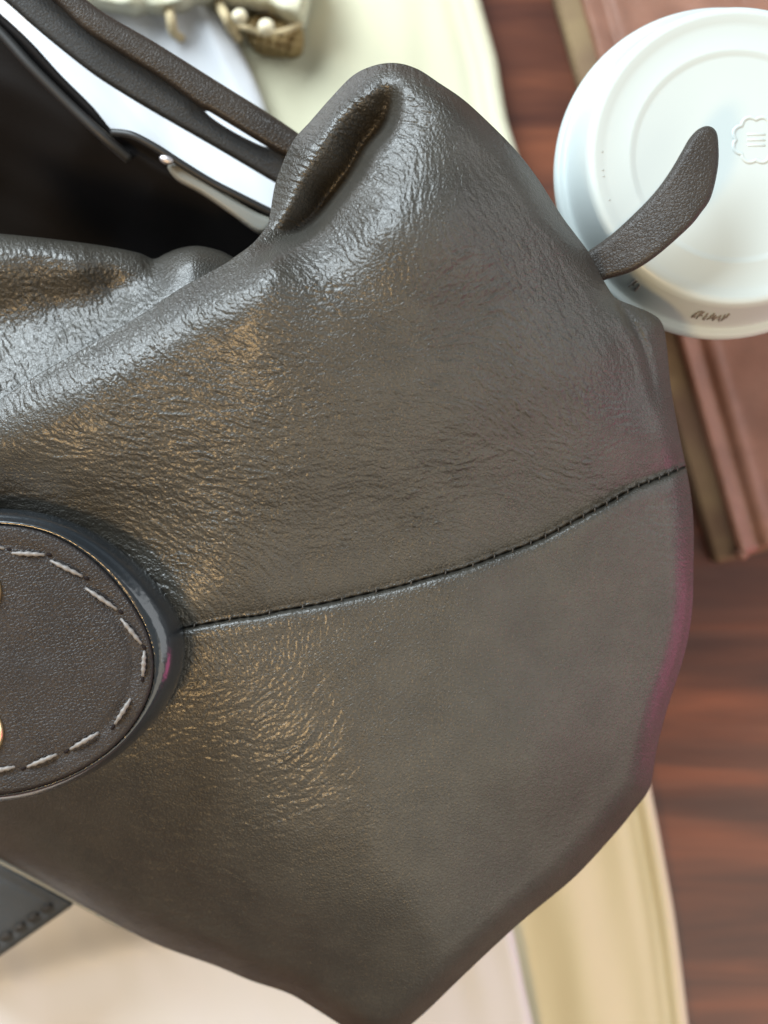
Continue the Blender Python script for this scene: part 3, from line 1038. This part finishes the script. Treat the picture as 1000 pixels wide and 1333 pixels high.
# puckered white heading over the drawstring
PK = np.vstack([cr([(60, -60), (90, -6), (140, 6), (200, 12), (240, 4), (290, -2), (340, 6), (372, 16), (392, 26), (400, -4), (410, -60)], 6)])


def zpk(U, V):
    d, _, _, _ = seg_dist(U, V, PK, closed=True)
    return 27 + 1.5 * np.sin(U * 0.085 + V * 0.06) + 0.9 * np.sin(U * 0.19 - V * 0.05 + 1) - round_off(d, 10, 4)


relief('heading', PK, zpk, M['cream'], dr, 3, bottom=10)

# ------------------------------------------------------------------ brown leather folder
fo = thing('leather_folder', 'reddish brown leather folder with page edges showing, under the white cup', 'folder', (0.13, 0.09, 0.0))
A = np.array([722.0, 0.0])
dirv = np.array([0.283, 1.0])
perp = np.array([1.0, -0.283])


def fp(s, w):
    p = A + dirv * s + perp * w
    return (p[0], p[1])


LEN0, LEN1, WID = -150, 735, 420
pg = np.array([fp(LEN0, 0), fp(LEN1 - 6, 0), fp(LEN1, 6), fp(LEN1 + 2, 24), fp(LEN1 - 8, WID), fp(LEN0, WID)])


def zpg(U, V):
    d, _, _, _ = seg_dist(U, V, pg, closed=True)
    s_ = (U - A[0] + V * -0.283) / 1.08
    return 9.5 + 1.0 * sm(s_ / 30) + 0.25 * np.sin(s_ * 1.3) - round_off(d, 8, 4)


relief('page_block', pg, zpg, M['pages'], fo, 3, bottom=0.5)
cv = np.array([fp(LEN0, 31), fp(LEN1 - 3, 31), fp(LEN1 + 2, 36), fp(LEN1 - 4, 80), fp(LEN1 - 10, WID + 6), fp(LEN0, WID + 6)])


def zcv(U, V):
    d, _, _, _ = seg_dist(U, V, cv, closed=True)
    w = (U - A[0] + (V) * -0.283) / 1.08
    return 13.5 - round_off(d, 8, 3.0) + 1.2 * np.exp(-((w - 40) / 7) ** 2) - 1.3 * np.exp(-((w - 58) / 6) ** 2) + 0.9 * np.exp(-((w - 74) / 8) ** 2) + 0.4 * fbm(U, V, 44, 160)


relief('cover', cv, zcv, M['cover'], fo, 3, thick=2.2)
x0, y0, _ = P(*fp(LEN1 + 1, 24), 8)
ellipsoid('corner_bead', *fp(LEN1 - 3, 36), 13, 9, 7, 2.5, 0.3, M['cover'], fo)

# ------------------------------------------------------------------ paper cup with white lid
ZR = 0.126
lx, ly, _ = P(938.0, 225.0, ZR * 1000)
lx, ly = float(lx), float(ly)
R0 = 216.5 * float(S(ZR))
cup = thing('paper_cup', 'white takeaway paper cup with a white plastic lid standing on the brown folder', 'cup', (lx, ly, 0.016))
body_prof = [(0.0005, 0.0185), (0.0265, 0.0185), (0.0275, 0.0150), (0.0285, 0.0150), (0.029, 0.0165), (0.0395, 0.118), (0.0405, 0.1205), (0.0385, 0.1215), (0.0370, 0.119), (0.028, 0.020)]
link('cup_body', lathe_mesh('cup_body', body_prof, 96, lx, ly), M['cup_paper'], cup)
zt = ZR + 0.019
RD = 0.0378
pr = [(R0 - 0.0035, ZR - 0.006), (R0 - 0.0012, ZR - 0.0055), (R0 - 0.0002, ZR - 0.003), (R0, ZR - 0.0008), (R0 - 0.0006, ZR + 0.0008), (R0 - 0.0014, ZR + 0.0013), (R0 - 0.0024, ZR + 0.0012), (R0 - 0.0030, ZR + 0.0018),
      (R0 - 0.0034, ZR + 0.004), (RD + 0.0012, zt - 0.003), (RD + 0.0006, zt - 0.0008), (RD - 0.0004, zt), (RD - 0.0016, zt), (RD - 0.0030, zt - 0.0006), (RD - 0.0045, zt - 0.0008),
      (0.0285, zt - 0.0010), (0.0279, zt - 0.0009), (0.0271, zt - 0.0009), (0.0264, zt - 0.0013), (0.0255, zt - 0.0014), (0.012, zt - 0.0014), (0.00002, zt - 0.0014)]
lid = link('lid', lathe_mesh('lid', pr, 160, lx, ly), M['lid'], cup)
# raised scalloped emblem in the middle of the lid
ex, ey, _ = P(984.0, 182.0, zt * 1000 - 1.4)
pts = []
for i in range(97):
    a = 2 * math.pi * i / 96
    rr_ = 0.0052 + 0.0009 * abs(math.sin(a * 4))
    pts.append((float(ex) + rr_ * math.cos(a), float(ey) + rr_ * math.sin(a), zt - 0.0016))
link('emblem', tube_mesh('emblem', pts, 0.0006, 8, 0.8), M['lid'], lid)
for q in (-1, 0, 1):
    p_ = [(float(ex) - 0.0022, float(ey) + q * 0.0014, zt - 0.0016), (float(ex) + 0.0024, float(ey) + q * 0.0014, zt - 0.0016)]
    link('emblem_bar', tube_mesh('emblem_bar', p_, 0.00045, 8, 0.8), M['lid'], lid)


# small moulded / printed marks round the lid's slope
def on_wall(a, z, out=0.0001):
    r = np.interp(z, [ZR + 0.004, zt - 0.003], [R0 - 0.0034, RD + 0.0012]) + out
    return (lx + r * math.cos(a), ly + r * math.sin(a), z)


def mark(a0, strokes, mat, h=0.0065):
    """little strokes standing on the lid wall: list of (x0, y0, x1, y1), x along the wall in mm, y up in 0..1"""
    for (x0, y0, x1, y1) in strokes:
        pp = []
        for t in (0, .5, 1):
            x = x0 + (x1 - x0) * t
            y = y0 + (y1 - y0) * t
            pp.append(on_wall(a0 + x * 0.001 / R0, ZR + 0.0065 + y * h))
        link('print_mark', tube_mesh('print_mark', pp, 0.00022, 6), mat, lid)


LET = []
rl = random.Random(4)
for i in range(7):
    x = i * 1.45
    for _ in range(3):
        LET.append((x + rl.uniform(-.2, .9), rl.uniform(0, .5), x + rl.uniform(-.2, 1.1), rl.uniform(.4, 1)))
mark(math.radians(-103), LET, M['lid_ink'])
mark(math.radians(-131), LET[3:9], M['lid_ink'])
for i in (0, 3, 4, 8):
    a = math.radians(178 + i * 2.6)
    r = 0.0345
    pp = [(lx + r * math.cos(a), ly + r * math.sin(a), zt - 0.0008), (lx + (r + 0.0014) * math.cos(a), ly + (r + 0.0014) * math.sin(a), zt - 0.0008)]
    link('moulded_mark', tube_mesh('moulded_mark', pp, 0.00035, 6), M['lid'], lid)
